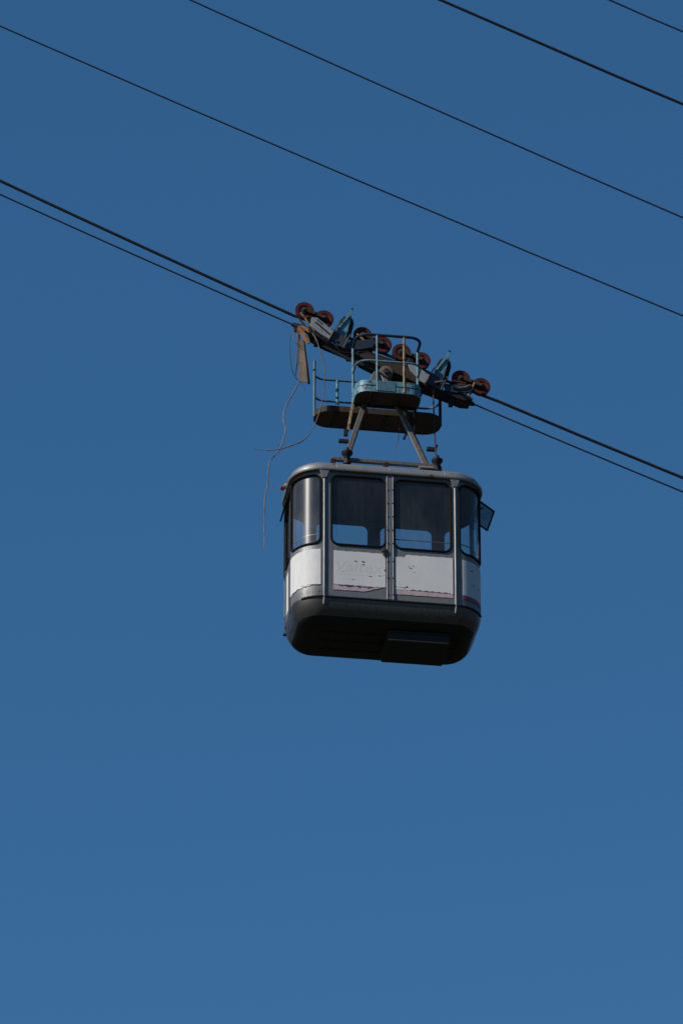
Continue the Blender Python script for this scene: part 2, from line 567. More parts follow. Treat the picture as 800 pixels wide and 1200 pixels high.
ZB, ZT = 71.0, 163.5
wins = [((-77.5, 0), (-69, -5)), ((0, 77.5), (5.5, 72.5)), ((77.5, 133), (83, 128)), ((133, 177), (138, 172)),
        ((177, 232.5), (182, 227)), ((232.5, 311), (239.5, 304.5)), ((311, PER - 232.5), (317, 381.5)),
        ((PER - 232.5, PER - 177), (PER - 227, PER - 182)), ((PER - 177, PER - 133), (PER - 172, PER - 138)),
        ((PER - 133, PER - 77.5), (PER - 128.5, PER - 82))]
for i, (c, h) in enumerate(wins):
    window(c, (h[0], h[1], ZB, ZT), 8.5 if i not in (3, 8) else 6.0, 'glass_clear' if i in (0, 5, 6) else 'glass_sunlit' if i == 9 else 'glass')

# --- pillar covers, centre mullion with its rivets
for s in (-77.6, 77.6, PER / 2 - 77.6, PER / 2 + 77.6):
    rib = MB().tube([W(s, z, 1.0 if z > -5 else -2) for z in ((-8 if s in (-77.6, 77.6) else -1), 0.5, 60, 120, 158)], 1.3, 10).build("pillar_cover", 'trim', car, smooth=True)
    a = W(s, 158, 0.6); b = W(s, 168, 0.6)
    d = (W(s + 1, 158) - W(s - 1, 158)).normalized()
    nrm = Vector((d.y, -d.x, 0))
    vs = [a - d * 2.4, a + d * 2.4, b + d * 6, b - d * 6]
    MB().add(vs + [p + nrm * 2.6 for p in vs],
             [(0, 1, 2, 3), (7, 6, 5, 4), (0, 4, 5, 1), (1, 5, 6, 2), (2, 6, 7, 3), (3, 7, 4, 0)]).build("gusset", 'grey', rib, bevel=0.4)
mul = MB().slab([(-4.2, -58), (-4.2, -59.6), (4.2, -59.6), (4.2, -58)], 1.8, 168).build("mullion", 'grey', car, bevel=0.4)
for u in (-3.6, 3.6):
    MB().tube([(u, -59.8, z) for z in (1.8, 60, 166)], 0.45, 6).build("mullion_edge", 'grey', mul, smooth=True)
rv = MB().lathe([(0.05, -0.6), (0.7, -0.4), (0.9, 0.6)], 8, 'Y').build("rivet", 'dark', mul, loc=(-2.2, -60, 8))
for z in (8, 30, 52, 76, 94, 112, 130, 148):
    for u in (-2.2, 3.1):
        if (u, z) != (-2.2, 8):
            copy_part(rv, mul, (u, -60, z))
# rusted lock at the mullion
lk = MB()
lk.lathe([(0.1, -62.4), (2.6, -62.2), (3.4, -61), (3.6, -59.5)], 12, 'Y', (-7, 0, 66))
lk.box((-7, -60.5, 61.5), (3.4, 2, 5))
lk.build("door_lock", 'brown', car, bevel=0.3, smooth=True)

# --- white painted sheets with ragged edges, stripes, bare patches
def sheet(name, m, s0, s1, bot, top, off, parent, step=1.2, thick=0.35):
    n = max(4, int((s1 - s0) / step))
    vs, fs = [], []
    for i in range(n + 1):
        s = s0 + (s1 - s0) * i / n
        vs += [W(s, bot(s), off), W(s, (bot(s) + top(s)) / 2, off), W(s, top(s), off)]
    for i in range(n):
        fs += [(3 * i, 3 * i + 3, 3 * i + 4, 3 * i + 1), (3 * i + 1, 3 * i + 4, 3 * i + 5, 3 * i + 2)]
    o = MB().add(vs, fs).build(name, m, parent, smooth=True)
    u, v = plan((s0 + s1) / 2, 1.0); u0, v0 = plan((s0 + s1) / 2, 0)
    if o.data.polygons[len(fs) // 2].normal.dot(Vector((u - u0, v - v0, 0))) < 0:
        o.data.flip_normals()
    md = o.modifiers.new("thickness", 'SOLIDIFY')
    md.thickness = thick * S
    md.offset = -1
    crisp(o)
    return o
def ragged(base, amp, seed, slope=0.0, s_ref=0.0):
    def f(s):
        x = s * 1.7 + seed * 13.1
        return base + slope * (s - s_ref) + amp * (0.5 * math.sin(x * 0.37) + 0.3 * math.sin(x * 1.13 + 1) + 0.35 * math.sin(x * 2.9 + 2))
    return f
def flakes(parent, spots, off=0.74, m='flake', name="bare_patch"):
    for s, z, w_, h_ in spots:
        n = 9
        pts = []
        for k in range(n):
            a = 2 * math.pi * k / n
            q = random.uniform(0.6, 1.25)
            pts.append(W(s + w_ * q * math.cos(a) / 2, z + h_ * q * math.sin(a) / 2, off))
        MB().add(pts + [W(s, z, off + 0.02)], [(k, (k + 1) % n, n) for k in range(n)]).build(name, m, parent)
flat = lambda z: (lambda s: z)

pl = sheet("white_panel", 'white', -66.5, -5.4, ragged(17.5, 0.5, 1), ragged(62.3, 0.35, 5), 0.7, car)
def jag(seed, lo, hi):
    return lambda s: lo + (hi - lo) * max(0.0, 0.45 + 0.35 * math.sin(s * 0.83 + seed) + 0.3 * math.sin(s * 2.3 + seed * 2) + 0.25 * math.sin(s * 4.9 + seed))
sheet("torn_edge", 'flake', -61, -20, lambda s: 16.4 - 0.012 * (s + 61), lambda s: 16.4 - 0.012 * (s + 61) + jag(1, 0.1, 1.7)(s), 0.78, pl, step=0.7, thick=0.05)
pl['label'] = "white panel with faded lettering under the left front window"
sheet("stripe", 'pink', -66.8, -11, lambda s: min(16.8, ragged(10.5, 0.4, 8)(s) + max(0, (s + 30) * 0.32)), ragged(17.2, 0.2, 3), 0.55, pl)
flakes(pl, [(-40.5, 49.8, 4.4, 2.0), (-31.5, 49.6, 5, 2.4), (-31.5, 45.6, 4.8, 1.5), (-23, 30.8, 5, 1.3), (-43.5, 25.5, 3.6, 1.0),
            (-12, 32.3, 3, 1.4), (-7.5, 33, 2.2, 1.0), (-6.2, 40, 1.4, 3.4), (-55.5, 35.2, 3, 0.6)]
       + [(-57, 16.2, 4.5, 1.6), (-50, 16.4, 5.5, 2.6), (-46, 15.6, 3, 1.8), (-36, 15.6, 4, 1.2), (-25.5, 15.2, 3.2, 2.0)])
pr = sheet("white_panel", 'white', 5.6, 74.2, ragged(16, 0.35, 2, -0.015, 40),
           lambda s: ragged(63, 0.4, 4)(s) - (3.2 + 0.8 * math.sin(s * 1.7) if s < 17 else max(0, 3.2 - (s - 17) * 1.3)), 0.7, car)
sheet("stripe", 'pink', 5.6, 74.2, ragged(10, 0.3, 6), flat(16.6), 0.55, pr)
flakes(pr, [(22.5, 47.5, 4, 1.2), (24, 45.6, 4.2, 1.4), (27.3, 48.8, 2.2, 1.8), (30.5, 47.5, 1.0, 0.8), (28.5, 40.3, 1.4, 1.0), (6.2, 20, 1.6, 2), (20, 20.3, 3.2, 2.4), (17.5, 19, 3.4, 1.5)]
       )
sheet("torn_edge", 'flake', 24, 71, lambda s: 16.3 - 0.02 * (s - 24), lambda s: 16.3 - 0.02 * (s - 24) + jag(4, 0.15, 1.5)(s), 0.78, pr, step=0.7, thick=0.05)
sheet("torn_edge", 'flake', 6, 18, lambda s: 19.2, lambda s: 19.2 + jag(2, 0.05, 0.7)(s), 0.78, pr, step=0.7, thick=0.05)
# left and right front corners
cl = sheet("white_panel", 'white', PER - 131, PER - 81.5, ragged(15.5, 0.9, 3, 0.05, PER - 95), ragged(63.2, 0.2, 7), 0.7, car)
flakes(cl, [(PER - 84 - i * 2.6, 15.5 + random.uniform(-0.5, 1.4), random.uniform(1.4, 2.6), random.uniform(0.7, 1.8)) for i in range(9)])
cr = sheet("white_panel", 'white', 86, 132, flat(15.5), flat(62.5), 0.7, car)
sheet("stripe", 'crimson', 86, 132, flat(10.5), flat(15), 0.6, cr)
flakes(cr, [(99, 51, 4.4, 2.2), (100, 33, 2, 2), (103.5, 33, 1.8, 2), (88.2, 43, 1.6, 1)])
# the end walls and the far side carry the same white sheets
for a, b in ((136, 174), (180, 229), (PER / 2 - 74, PER / 2 - 5), (PER / 2 + 5, PER / 2 + 74), (PER - 229, PER - 180)):
    sheet("white_panel", 'white', a, b, ragged(15, 0.5, a), ragged(62.5, 0.3, b), 0.7, car, step=3)
sheet("white_panel", 'white', PER - 163, PER - 148, flat(6), flat(58), 0.7, car, step=3)
for s in (PER - 174, PER - 136):
    MB().tube([W(s, z, 0.5) for z in (-4, 30, 66)], 0.8, 6).build("door_seam", 'dark', car, smooth=True)
    MB().tube([W(s, z, 0.5) for z in (66, 110, 166)], 0.8, 6).build("door_seam", 'dark', car, smooth=True)

# ghost lettering
tc = bpy.data.curves.new("lettering", 'FONT')
tc.body = "Valtex"
tc.size = 1.0
tc.shear = 0.22
to = bpy.data.objects.new("lettering_source", tc)
COL.objects.link(to)
dg = bpy.context.evaluated_depsgraph_get()
tm = bpy.data.meshes.new_from_object(to.evaluated_get(dg))
bpy.data.objects.remove(to)
xs = [v.co.x for v in tm.vertices]
x0, x1 = min(xs), max(xs)
tv = [(-63.5 + (v.co.x - x0) / (x1 - x0) * 56, -58.72, 35.8 + v.co.y * 20) for v in tm.vertices]
tf = [tuple(p.vertices) for p in tm.polygons]
mb = MB().add(tv, tf)
mb.box((-45, -58.7, 31.8), (40, 0.04, 0.7))
mb.box((-50, -58.7, 25.6), (22, 0.04, 0.5))
mb.build("lettering", 'letter', pl)

# --- inner handrails
for s0, s1, z, m in ((6, 130, 86, 'arm'), (PER - 130, PER - 79, 86, 'trim'), (182, 440, 80, 'arm')):
    n = max(4, int((s1 - s0) / 4))
    MB().tube([W(s0 + (s1 - s0) * i / n, z, -5.5) for i in range(n + 1)], 0.7, 6).build("handrail", m, car, smooth=True)

# --- hopper windows on the end walls
def hopper(sg, out, drop, depth0, depth1, length):
    u = sg * 112.5
    n = Vector((sg * out, 0, -drop)).normalized()
    y = Vector((0, 1, 0))
    zt = 163.0
    h0 = Vector((u, depth0, zt)); h1 = Vector((u, depth1, zt))
    mb = MB()
    e = [h0, h1, h1 + n * length, h0 + n * length]
    for i in range(4):
        mb.bar(e[i], e[(i + 1) % 4], 1.8, 1.8, ref=n.cross(y))
    fr = mb.build("hopper_window", 'rubber', car, bevel=0.3)
    nn = n.cross(y) * 0.3
    MB().add([e[0] - nn, e[1] - nn, e[2] - nn, e[3] - nn, e[0] + nn, e[1] + nn, e[2] + nn, e[3] + nn],
             [(0, 1, 2, 3), (7, 6, 5, 4), (0, 4, 5, 1), (1, 5, 6, 2), (2, 6, 7, 3), (3, 7, 4, 0)]).build("pane", 'glass_hopper', fr)
    MB().bar(Vector((u - sg, depth0 + 8, zt - 10)), h0 + n * length * 0.35 + y * 8, 1.3, 1.3).build("stay", 'dark', fr)
hopper(1, 17.5, 13, -23, 24, 22.5)
hopper(-1, 5.5, 21, -20, 24, 22)
p = at(331, 571.5, -8)
lamp = MB().lathe([(1.5, -2.5), (2.8, -1.5), (3.0, 2), (1.8, 3.5)], 10, 'X', p + Vector((4, 0, 3))).build("marker_lamp", 'yellow', car, smooth=True)
MB().lathe([(0.4, -3.2), (2.0, -2.4), (2.6, 0), (2.2, 2)], 12, 'X', p + Vector((0, 0, -1))).build("lens", 'lens', lamp, smooth=True)
MB().bar(p + Vector((1, 0, -0.5)), p + Vector((9, 0, 3)), 2, 2).build("bracket", 'dark', lamp)
p = at(335.5, 590, 10)
MB().tube(smooth_path([p + Vector((4, 0, 6)), p + Vector((-1.5, 0, 2)), p + Vector((-1.5, 0, -6)), p + Vector((3, 0, -10))]), 1.0, 6).build("grab_handle", 'dark', car, smooth=True)

# ------------------------------------------------------------------ hanger on the roof
V1 = -45
fl, fr_ = at(404, 541, V1), at(500, 548, V1)
hl, hr = at(440, 437, -11), at(447, 437, -11)
zr = 189.0
fl.z = fr_.z = zr
mir = lambda p: Vector((p.x, -p.y, p.z))
for a, b in ((fl, hl), (fr_, hr), (mir(fl), mir(hl)), (mir(fr_) + Vector((38, 0, 0)), mir(hr) + Vector((12, 0, 0)))):
    arm = MB().bar(a, b, 5.4, 5.2).build("hanger_arm", 'arm', car, bevel=0.6)
    d = (b - a).normalized()
    MB().bar(a + Vector((-3.0, -2.5, 0)) + d * 2, b + Vector((-3.0, -2.5, 0)) - d * 4, 1.2, 1.2).build("arm_edge", 'trim', arm)
for v, sgn in ((V1, 1), (-V1, -1)):
    a, b = at(388, 539.5, V1), at(516, 550.5, V1)
    a.y = b.y = v
    a.z = b.z = (a.z + b.z) / 2 + 3
    bar = MB().bar(a, b, 4.6, 5).build("roof_crossbar", 'arm', car, bevel=0.5)
    for u in (a.x + 2, b.x - 2, (a.x + b.x) / 2):
        MB().box((u, v, a.z - 5), (6, 7, 8)).build("bar_foot", 'dark', bar, bevel=0.5)
    for k, (px, py) in enumerate(((406.5, 537), (512, 546))):
        q = at(px, py, V1 - 3)
        c = Vector((q.x, sgn * (V1 - 3), q.z))
        bu = MB().lathe([(4.6, -8), (4.6, -5), (2.6, -4), (2.3, 0), (4.5, 3), (6.6, 5.5), (7.0, 8), (3.4, 9.5), (2.2, 14)], 14, 'Z', c)
        bu.build("damper", 'dark', car, smooth=True)
MB().box(at(499, 549.5, V1 - 4), (18, 10, 2)).build("foot_plate", 'trim', car, bevel=0.4)
for px, py, v, s in ((402.5, 517, -36, (12, 5, 4)), (505.5, 526.5, -36, (12, 5, 4.5)), (405, 507, -30, (5, 4, 9))):
    MB().box(at(px, py, v), s).build("step_bracket", 'dark', car, bevel=0.5)
MB().bar(at(510, 527, -36), at(512, 522, -36), 2, 4).build("step_bracket", 'dark', car)
# head of the hanger
hd = MB().lathe([(4, -15), (8.5, -14), (9, -10), (9, 10), (8.5, 14), (4, 15)], 18, 'Y', Vector((at(452, 437, -11).x, 0, at(452, 437, -11).z)))
head = hd.build("hanger_head", 'arm', car, bevel=0.3, smooth=True)
MB().lathe([(3.4, -17.5), (4, -16.5), (4, -14.2)], 6, 'Y', Vector((at(452, 437, -11).x, 0, at(452, 437, -11).z))).build("pivot_nut", 'brown', head)

# ------------------------------------------------------------------ carriage
def P2(pts, v):
    return [((q := at(x, y, v)).x, q.z) for x, y in pts]
def both(name, m, pts, v, th, bevel=0.5, label=None):
    """a plate traced on the near side, and its twin on the far side"""
    o2 = P2(pts, v)
    a = MB().prism(o2, v - th / 2, v + th / 2).build(name, m, car, bevel=bevel)
    b = MB().prism(o2, -v - th / 2, -v + th / 2).build(name, m, car, bevel=bevel)
    return a, b

wheels_px = [(356.5, 365), (379.5, 374.5), (424.5, 394), (447.5, 405), (470, 414), (493, 423.5), (539.5, 445), (563, 454)]
WP = [at(x, y, 0) for x, y in wheels_px]
mb = MB()
mb.lathe([(6.2, -2.2), (7.2, -3.2), (10.2, -3.4), (10.8, -2.6), (8.0, -1.2), (8.0, 1.2), (10.8, 2.6), (10.2, 3.4), (7.2, 3.2), (6.2, 2.2)], 30, 'Y')
wh0 = mb.build("wheel", 'red', car, smooth=True, loc=WP[0])
MB().lathe([(1.6, -6.5), (2.4, -6.2), (2.6, -4.2), (4.6, -3.8), (5.2, -2.0), (6.4, -1.8), (6.4, 1.8), (5.2, 2.0), (4.6, 3.8), (2.6, 4.2), (1.6, 6.5)], 20, 'Y').build("hub", 'dark', wh0, smooth=True)
MB().tube([Vector((11.0 * math.cos(2 * math.pi * k / 30), y, 11.0 * math.sin(2 * math.pi * k / 30))) for y in (-2.9,) for k in range(30)], 0.55, 5, closed=True).build("rim_edge", 'dark', wh0, smooth=True)
for k in range(1, 8):
    copy_part(wh0, car, WP[k])
# rocker plates joining each pair of wheels
for k in range(0, 8, 2):
    a, b = WP[k], WP[k + 1]
    for v in (-6.2, 6.2):
        c = Vector((0, v, 0))
        rk = MB().bar(a + c, b + c, 4.8, 1.6).build("rocker_plate", 'brown', car, bevel=0.5)
        for q in (a, b, (a + b) / 2):
            MB().lathe([(1.3, -1.6), (2.0, -1.0), (2.0, 1.0), (1.3, 1.6)], 6, 'Y', q + c).build("axle_nut", 'brown', rk)
    m = (a + b) / 2
    MB().bar(m + Vector((0, 0, 1)), m + Vector((-2.5, 0, -13)), 7, 9).build("rocker_yoke", 'dark', car, bevel=0.6)

# main beam
beam = [(361, 384), (372, 391), (385, 401.5), (402, 408), (420, 409), (445, 416.5), (466, 423.5), (480, 431), (497, 448), (510, 454),
        (521, 458), (545, 462), (552.5, 467), (551, 470), (541, 469), (521, 461), (500, 453), (478, 444.5), (452, 433.5), (440, 428),
        (416, 415), (398, 407.5), (382, 401), (370, 394), (361, 389)]
o2 = P2(beam, -9)
MB().prism(o2, -10.5, -7.5).build("main_beam", 'dark', car, bevel=0.5)
MB().prism(o2, 7.5, 10.5).build("main_beam", 'dark', car, bevel=0.5)
MB().prism(P2([(x, y + (0.7 if k < 14 else -0.7)) for k, (x, y) in enumerate(beam)], -9), -7.4, 7.4).build("beam_web", 'dark', car)
for px, py in ((372, 394), (410, 411), (436, 419), (470, 435), (494, 452), (530, 465)):
    q = at(px, py, -9)
    MB().box((q.x, 0, q.z - 3), (5, 15, 5)).build("spacer", 'dark', car, bevel=0.4)
both("rust_cheek", 'brown', [(418, 411), (446, 418.5), (466, 425.5), (478, 432), (493, 447), (488, 449), (470, 440), (446, 430), (424, 419)], -12, 1.2)
MB().prism(P2([(377, 406), (381, 405), (410, 419.5), (441, 432), (440, 435), (408, 422.5)], -13), -14, -12).build("tie_bar", 'dark', car, bevel=0.3)
# pale plates and blue beams beside the wheels
a, b = both("side_plate", 'plate', [(365, 372), (371.5, 372), (392, 389), (387, 399), (380, 395.5), (364, 382)], -10.5, 1.4)
MB().prism(P2([(369, 377.5), (371, 377), (387, 391), (385.8, 392.2)], -11.6), -11.8, -11.2).build("slot", 'dark', a)
MB().prism(P2([(371, 374.5), (372.2, 374), (378, 379), (377, 379.8)], -11.6), -11.8, -11.2).build("slot", 'dark', a)
both("side_plate", 'plate', [(477.5, 427), (488, 428), (503, 440), (498, 449.5), (490, 446), (481, 436)], -10.5, 1.4)
both("curved_beam", 'navy', [(404, 406), (412, 397), (420, 399), (430, 398), (437, 397), (440, 402), (436, 407.5), (422, 410), (410, 410)], -11, 2.4)
both("curved_beam", 'navy', [(520, 449.5), (532, 451), (545, 450.5), (553, 453), (555, 457), (548, 460.5), (534, 460.5), (521, 458)], -11, 2.4)
MB().tube(smooth_path([at(529, 453.5, -13.5), at(538, 454, -13.5), at(546, 453, -13.5), at(551, 451, -13)]), 0.8, 6).build("brake_pipe", 'ochre', car, smooth=True)

def shoe(dx, dy, m_face):
    """a brake shoe: blue blade in a slate channel with pale edges"""
    sh = lambda pts: [(x + dx, y + dy) for x, y in pts]
    ch = MB().prism(P2(sh([(384.5, 398.6), (392.2, 388), (408, 396.5), (402, 407.6)]), -12), -12.6, -11).build("shoe_channel", 'channel', car, bevel=0.3)
    for p0, p1 in (((384.6, 399), (395.2, 380.5)), ((402.2, 407.8), (409.8, 392.5))):
        a_, b_ = at(p0[0] + dx, p0[1] + dy, -13.5), at(p1[0] + dx, p1[1] + dy, -13.5)
        MB().bar(a_, b_, 1.3, 4.5).build("channel_edge", 'arm', ch, bevel=0.2)
    q = at(394.5 + dx, 399.5 + dy, -13)
    MB().lathe([(0.5, -1.2), (1.6, -0.8), (1.6, 1)], 8, 'Y', q).build("bolt", 'brown', ch)
    fin = MB().prism(P2(sh([(392, 394), (396.5, 383), (405.9, 371.4), (411, 366), (412, 370), (410.6, 375.5), (407.5, 388), (404, 399)]), -9), -10.2, -7).build("brake_blade", 'cyan', car, bevel=0.4)
    MB().prism(P2(sh([(391.8, 394.2), (395.9, 384), (406.6, 389), (403.8, 399.2)]), -10.6), -10.9, -10.3).build("blade_foot", m_face, fin)
    MB().prism(P2(sh([(396, 384), (405.2, 371.2), (411.6, 362.6), (413, 363.6), (411.2, 371), (407.8, 372.6), (398, 384.6)]), -11), -11.8, -10.3).build("blade_edge", 'cyan', fin, bevel=0.2)
    MB().prism(P2(sh([(392, 396), (395, 384), (397.6, 376), (402.5, 370.4), (408, 369.6), (413.6, 374), (414.6, 380), (411.3, 392), (405, 404)]), -6), -6.6, 6).build("blade_housing", 'dark', car, bevel=1.0)
    tp = at(412.3 + dx, 364 + dy, -9)
    MB().bar(tp + Vector((-1.6, 0, -3)), tp + Vector((0.4, 0, 3)), 2.6, 4).build("blade_tip", 'dark', car, bevel=0.5)
shoe(0, 0, 'teal')
shoe(114, 49.5, 'teal')
MB().bar(at(556, 448, -9), at(548, 464, -11), 2, 1.6).build("lever", 'ochre', car, bevel=0.3)
MB().bar(at(548, 464, -10), at(553, 469, -10), 3, 3).build("lever", 'dark', car, bevel=0.3)
MB().bar(at(530, 446, -9), at(546, 449, -10), 1.8, 1.6).build("lever", 'brown', car, bevel=0.3)
MB().bar(at(418, 391, -9), at(430, 402, -10), 1.8, 1.6).build("lever", 'ochre', car, bevel=0.3)
MB().tube(smooth_path([at(374, 391, -12), at(388, 399, -13), at(398, 411, -13), at(412, 413, -13), at(432, 411, -13)]), 0.6, 6).build("brake_pipe", 'dark', car, smooth=True)

# rope sockets at both ends of the carriage
HL, HR = (347, 382), (549, 471)
for (p0, p1) in (((340.5, 379), (366, 389)), ((556, 474.5), (535, 465))):
    a_, b_ = at(*p0, -3), at(*p1, -3)
    d = (b_ - a_)
    MB().tube([a_, a_ + d * 0.1, a_ + d * 0.45, b_], [1.4, 2.6, 4.0, 4.2], 10).build("rope_socket", 'dark', car, smooth=True)
MB().bar(at(350, 372, -4), at(361, 387, -4), 2.2, 2).build("hook_arm", 'brown', car, bevel=0.3)
MB().bar(at(352, 366, -8), at(369, 388, -8), 1.6, 1.4).build("stay_rod", 'ochre', car)
# bent handle and the rod that drops to the damper
MB().tube(smooth_path([at(521, 447, -15), at(511, 448.5, -15), at(508, 451, -15), at(507.5, 460, -16), at(508, 480, -22), at(509, 505, -32), at(510.5, 533, -47)], 4), 0.95, 6).build("brake_rod", 'brown', car, smooth=True)
MB().bar(at(509, 448, -15), at(520, 446.5, -15), 2.2, 2).build("brake_lever", 'arm', car, bevel=0.3)

# ------------------------------------------------------------------ service platforms
def arc_pts(cx, cy, r, a0, a1, n=5):
    return [(cx + r * math.cos(R(a0 + (a1 - a0) * i / n)), cy + r * math.sin(R(a0 + (a1 - a0) * i / n))) for i in range(n + 1)]
# near basket
U0, U1, VF, VB = -38, 40, -56, -21
front = [(U0, VB)] + arc_pts(U0 + 14, VF + 14, 14, 180, 270) + arc_pts(U1 - 14, VF + 14, 14, 270, 360) + [(U1, VB)]
bask = MB().slab(front, 283, 286).build("basket_floor", 'brown', car, bevel=0.3)
for u in (-16, 12):
    MB().box((u, -39, 281.8), (3, 32, 2.2)).build("floor_rib", 'dark', bask)
MB().box((1, -22, 282), (74, 3, 3)).build("floor_rib", 'dark', bask)
kick = MB()
n = len(front)
vs = [(u, v, z) for z in (282.5, 290, 298) for u, v in front]
fs = [(r * n + i, r * n + i + 1, (r + 1) * n + i + 1, (r + 1) * n + i) for r in (0, 1) for i in range(n - 1)]
k_ = kick.add(vs, fs).build("kick_plate", 'cyan', car, smooth=True)
md = k_.modifiers.new("thickness", 'SOLIDIFY'); md.thickness = 1.2 * S; md.offset = 0; crisp(k_)
MB().tube([Vector((u, v, 291)) + Vector((0, -0.9, 0)) for u, v in front[1:-1]], 0.4, 5).build("plate_seam", 'brown', k_, smooth=True)
MB().box((-3, VF - 0.9, 290.5), (21, 0.8, 13)).build("plate_shade", 'teal', k_)  # darker box: shade on the middle of the plate, put into colour
def rail(path, z, r, m, name="guard_rail"):
    return MB().tube([Vector((u, v, z)) for u, v in path], r, 8).build(name, m, car, smooth=True)
rp = [(U0, -22)] + arc_pts(U0 + 14, VF + 14, 14, 180, 270) + arc_pts(U1 - 14, VF + 14, 14, 270, 360) + [(U1, -24)]
rail(rp, 361, 1.8, 'navy')
rail(rp, 325, 1.3, 'blue')
for u, v, m, z0 in ((U0, -22, 'blue', 283), (-14, VF, 'blue', 284), (18.5, VF, 'ochre', 284), (U1, -24, 'blue', 283)):
    MB().tube([(u, v, z0), (u, v, 361)], 1.6, 8).build("rail_post", m, car, smooth=True)
MB().bar((U0, -22, 284), at(407.5, 505, -30), 3.2, 3.2).build("platform_strut", 'ochre', car, bevel=0.4)
MB().bar((U1 - 3, -20, 284), at(487, 505, 0), 3.4, 3.4).build("platform_strut", 'dark', car, bevel=0.4)
for u in (-26, 28):
    MB().bar((u, -14, 284), (u * 0.6, -9, 303), 4, 4).build("platform_strut", 'dark', car, bevel=0.4)
# far platform
A0, A1, B0, B1, BR = -77, 76, 11, 51, 19
cap = arc_pts(A0 + BR, B0 + BR, BR, 180, 270, 7) + arc_pts(A1 - BR, B0 + BR, BR, 270, 360, 7) + arc_pts(A1 - BR, B1 - BR, BR, 0, 90, 7) + arc_pts(A0 + BR, B1 - BR, BR, 90, 180, 7)
fp = MB().slab(cap, 291, 294).build("platform_floor", 'brown', car, bevel=0.3)
for u in (-52, -22, 8, 40):
    MB().box((u, 31, 290), (3, 36, 2)).build("floor_rib", 'dark', fp)
n = len(cap)
vs = [(u, v, z) for z in (290.5, 298) for u, v in cap]
fs = [(i, (i + 1) % n, n + (i + 1) % n, n + i) for i in range(n)]
k_ = MB().add(vs, fs).build("platform_rim", 'brown', car, smooth=True)
md = k_.modifiers.new("thickness", 'SOLIDIFY'); md.thickness = 1.4 * S; md.offset = 0; crisp(k_)
rb = [(A0, 30)] + arc_pts(A0 + 16, B1 - 16, 16, 180, 90, 6) + arc_pts(A1 - 16, B1 - 16, 16, 90, 0, 6) + [(A1, 30)]
rail(rb, 357, 1.3, 'teal')
rail(rb, 327, 1.3, 'teal')
for u, v, top, m, r in ((A0, 30, 369, 'teal', 1.8), (-46, B1, 357, 'blue', 1.8), (-4, B1, 357, 'blue', 1.6), (36, B1, 357, 'teal', 1.6), (A1, 30, 358, 'dark', 1.9)):
    MB().tube([(u, v, 292), (u, v, top)], r, 8).build("rail_post", m, car, smooth=True)
for u in (-36, 34):
    MB().bar((u, 14, 292), (u * 0.55, 9, 312), 4, 4).build("platform_strut", 'dark', car, bevel=0.4)
MB().tube(smooth_path([at(468, 502, 10), at(466.3, 516, 10), at(463, 527, 10), at(463.5, 535, 10)]), 0.35, 5).build("broken_lead", 'wire', car)
MB().bar(at(476, 508, -32), at(473, 514.5, -32), 2.8, 2.8).build("step_bracket", 'dark', car)

# ------------------------------------------------------------------ cables
def to_world(p):
    return ROOTM @ (Vector(p) * S)
def cable_obj(name, pts, r, label, cat, group=None):
    """pts in cabin axes; built where it hangs"""
    wp = [to_world(p) / S for p in pts]
    c = wp[len(wp) // 2]
    o = MB().tube([p - c for p in wp], r, 8).build(name, 'rope', None, smooth=True)
    o.location = c * S
    tag(o, label, cat, group)
    return o
def span(a, b, v, sag_px, u_lo, u_hi, n=40):
    """hanging rope through two sight-line points of the plane y = v, with its sag between them"""
    m = ((a[0] + b[0]) / 2, (a[1] + b[1]) / 2 + sag_px)
    p, q, r_ = at(*a, v), at(*m, v), at(*b, v)
    x0, x1, x2 = p.x, q.x, r_.x
    def z(x):
        return (p.z * (x - x1) * (x - x2) / ((x0 - x1) * (x0 - x2)) + q.z * (x - x0) * (x - x2) / ((x1 - x0) * (x1 - x2))
                + r_.z * (x - x0) * (x - x1) / ((x2 - x0) * (x2 - x1)))
    lo = p.x if u_lo is None else u_lo
    hi = r_.x if u_hi is None else u_hi
    return [Vector((lo + (hi - lo) * i / n, v, z(lo + (hi - lo) * i / n))) for i in range(n + 1)]
FAR0, FAR1 = -3600, 4200
down = Vector((-0.36, 0, -0.93))
track = span((0, 211.5), (345, 370), 0, 0.8, FAR0, None)
track += [WP[k] + down * 9.6 for k in range(8)]
track += span((584, 470.3), (800, 560), 0, 0.4, None, FAR1)
cable_obj("track_cable", track, 1.85, "thick dark cable that the cable car's red wheels run along", "cable", "thick track cables")
cable_obj("haul_rope", span((0, 227.5), HL, -3, 0.8, FAR0, None), 1.0, "thin rope under the thick one, fixed to the carriage's left end", "rope", "haul ropes fixed to the carriage")
cable_obj("haul_rope", span(HR, (800, 576.5), -3, 0.4, None, FAR1), 1.0, "thin rope running down to the right from the carriage's right end", "rope", "haul ropes fixed to the carriage")
cable_obj("track_cable", span((515, -1), (800, 122), -920, 0.6, FAR0, FAR1), 1.5, "thick dark cable crossing the upper right part of the sky", "cable", "thick track cables")
cable_obj("steel_rope", span((0, 30), (800, 370), -420, 3.0, FAR0, FAR1), 0.9, "long thin rope across the sky just above the cable car, edge to edge", "rope", "thin ropes crossing the sky above the car")
cable_obj("steel_rope", span((222, -1), (800, 255), -640, 1.5, FAR0, FAR1), 0.9, "thin rope from the top edge, between the edge-to-edge rope and the thick upper cable", "rope", "thin ropes crossing the sky above the car")
cable_obj("steel_rope", span((712, -1), (800, 37), -1100, 0.1, FAR0, FAR1), 0.85, "short stretch of thin rope in the very top right corner", "rope", "thin ropes crossing the sky above the car")

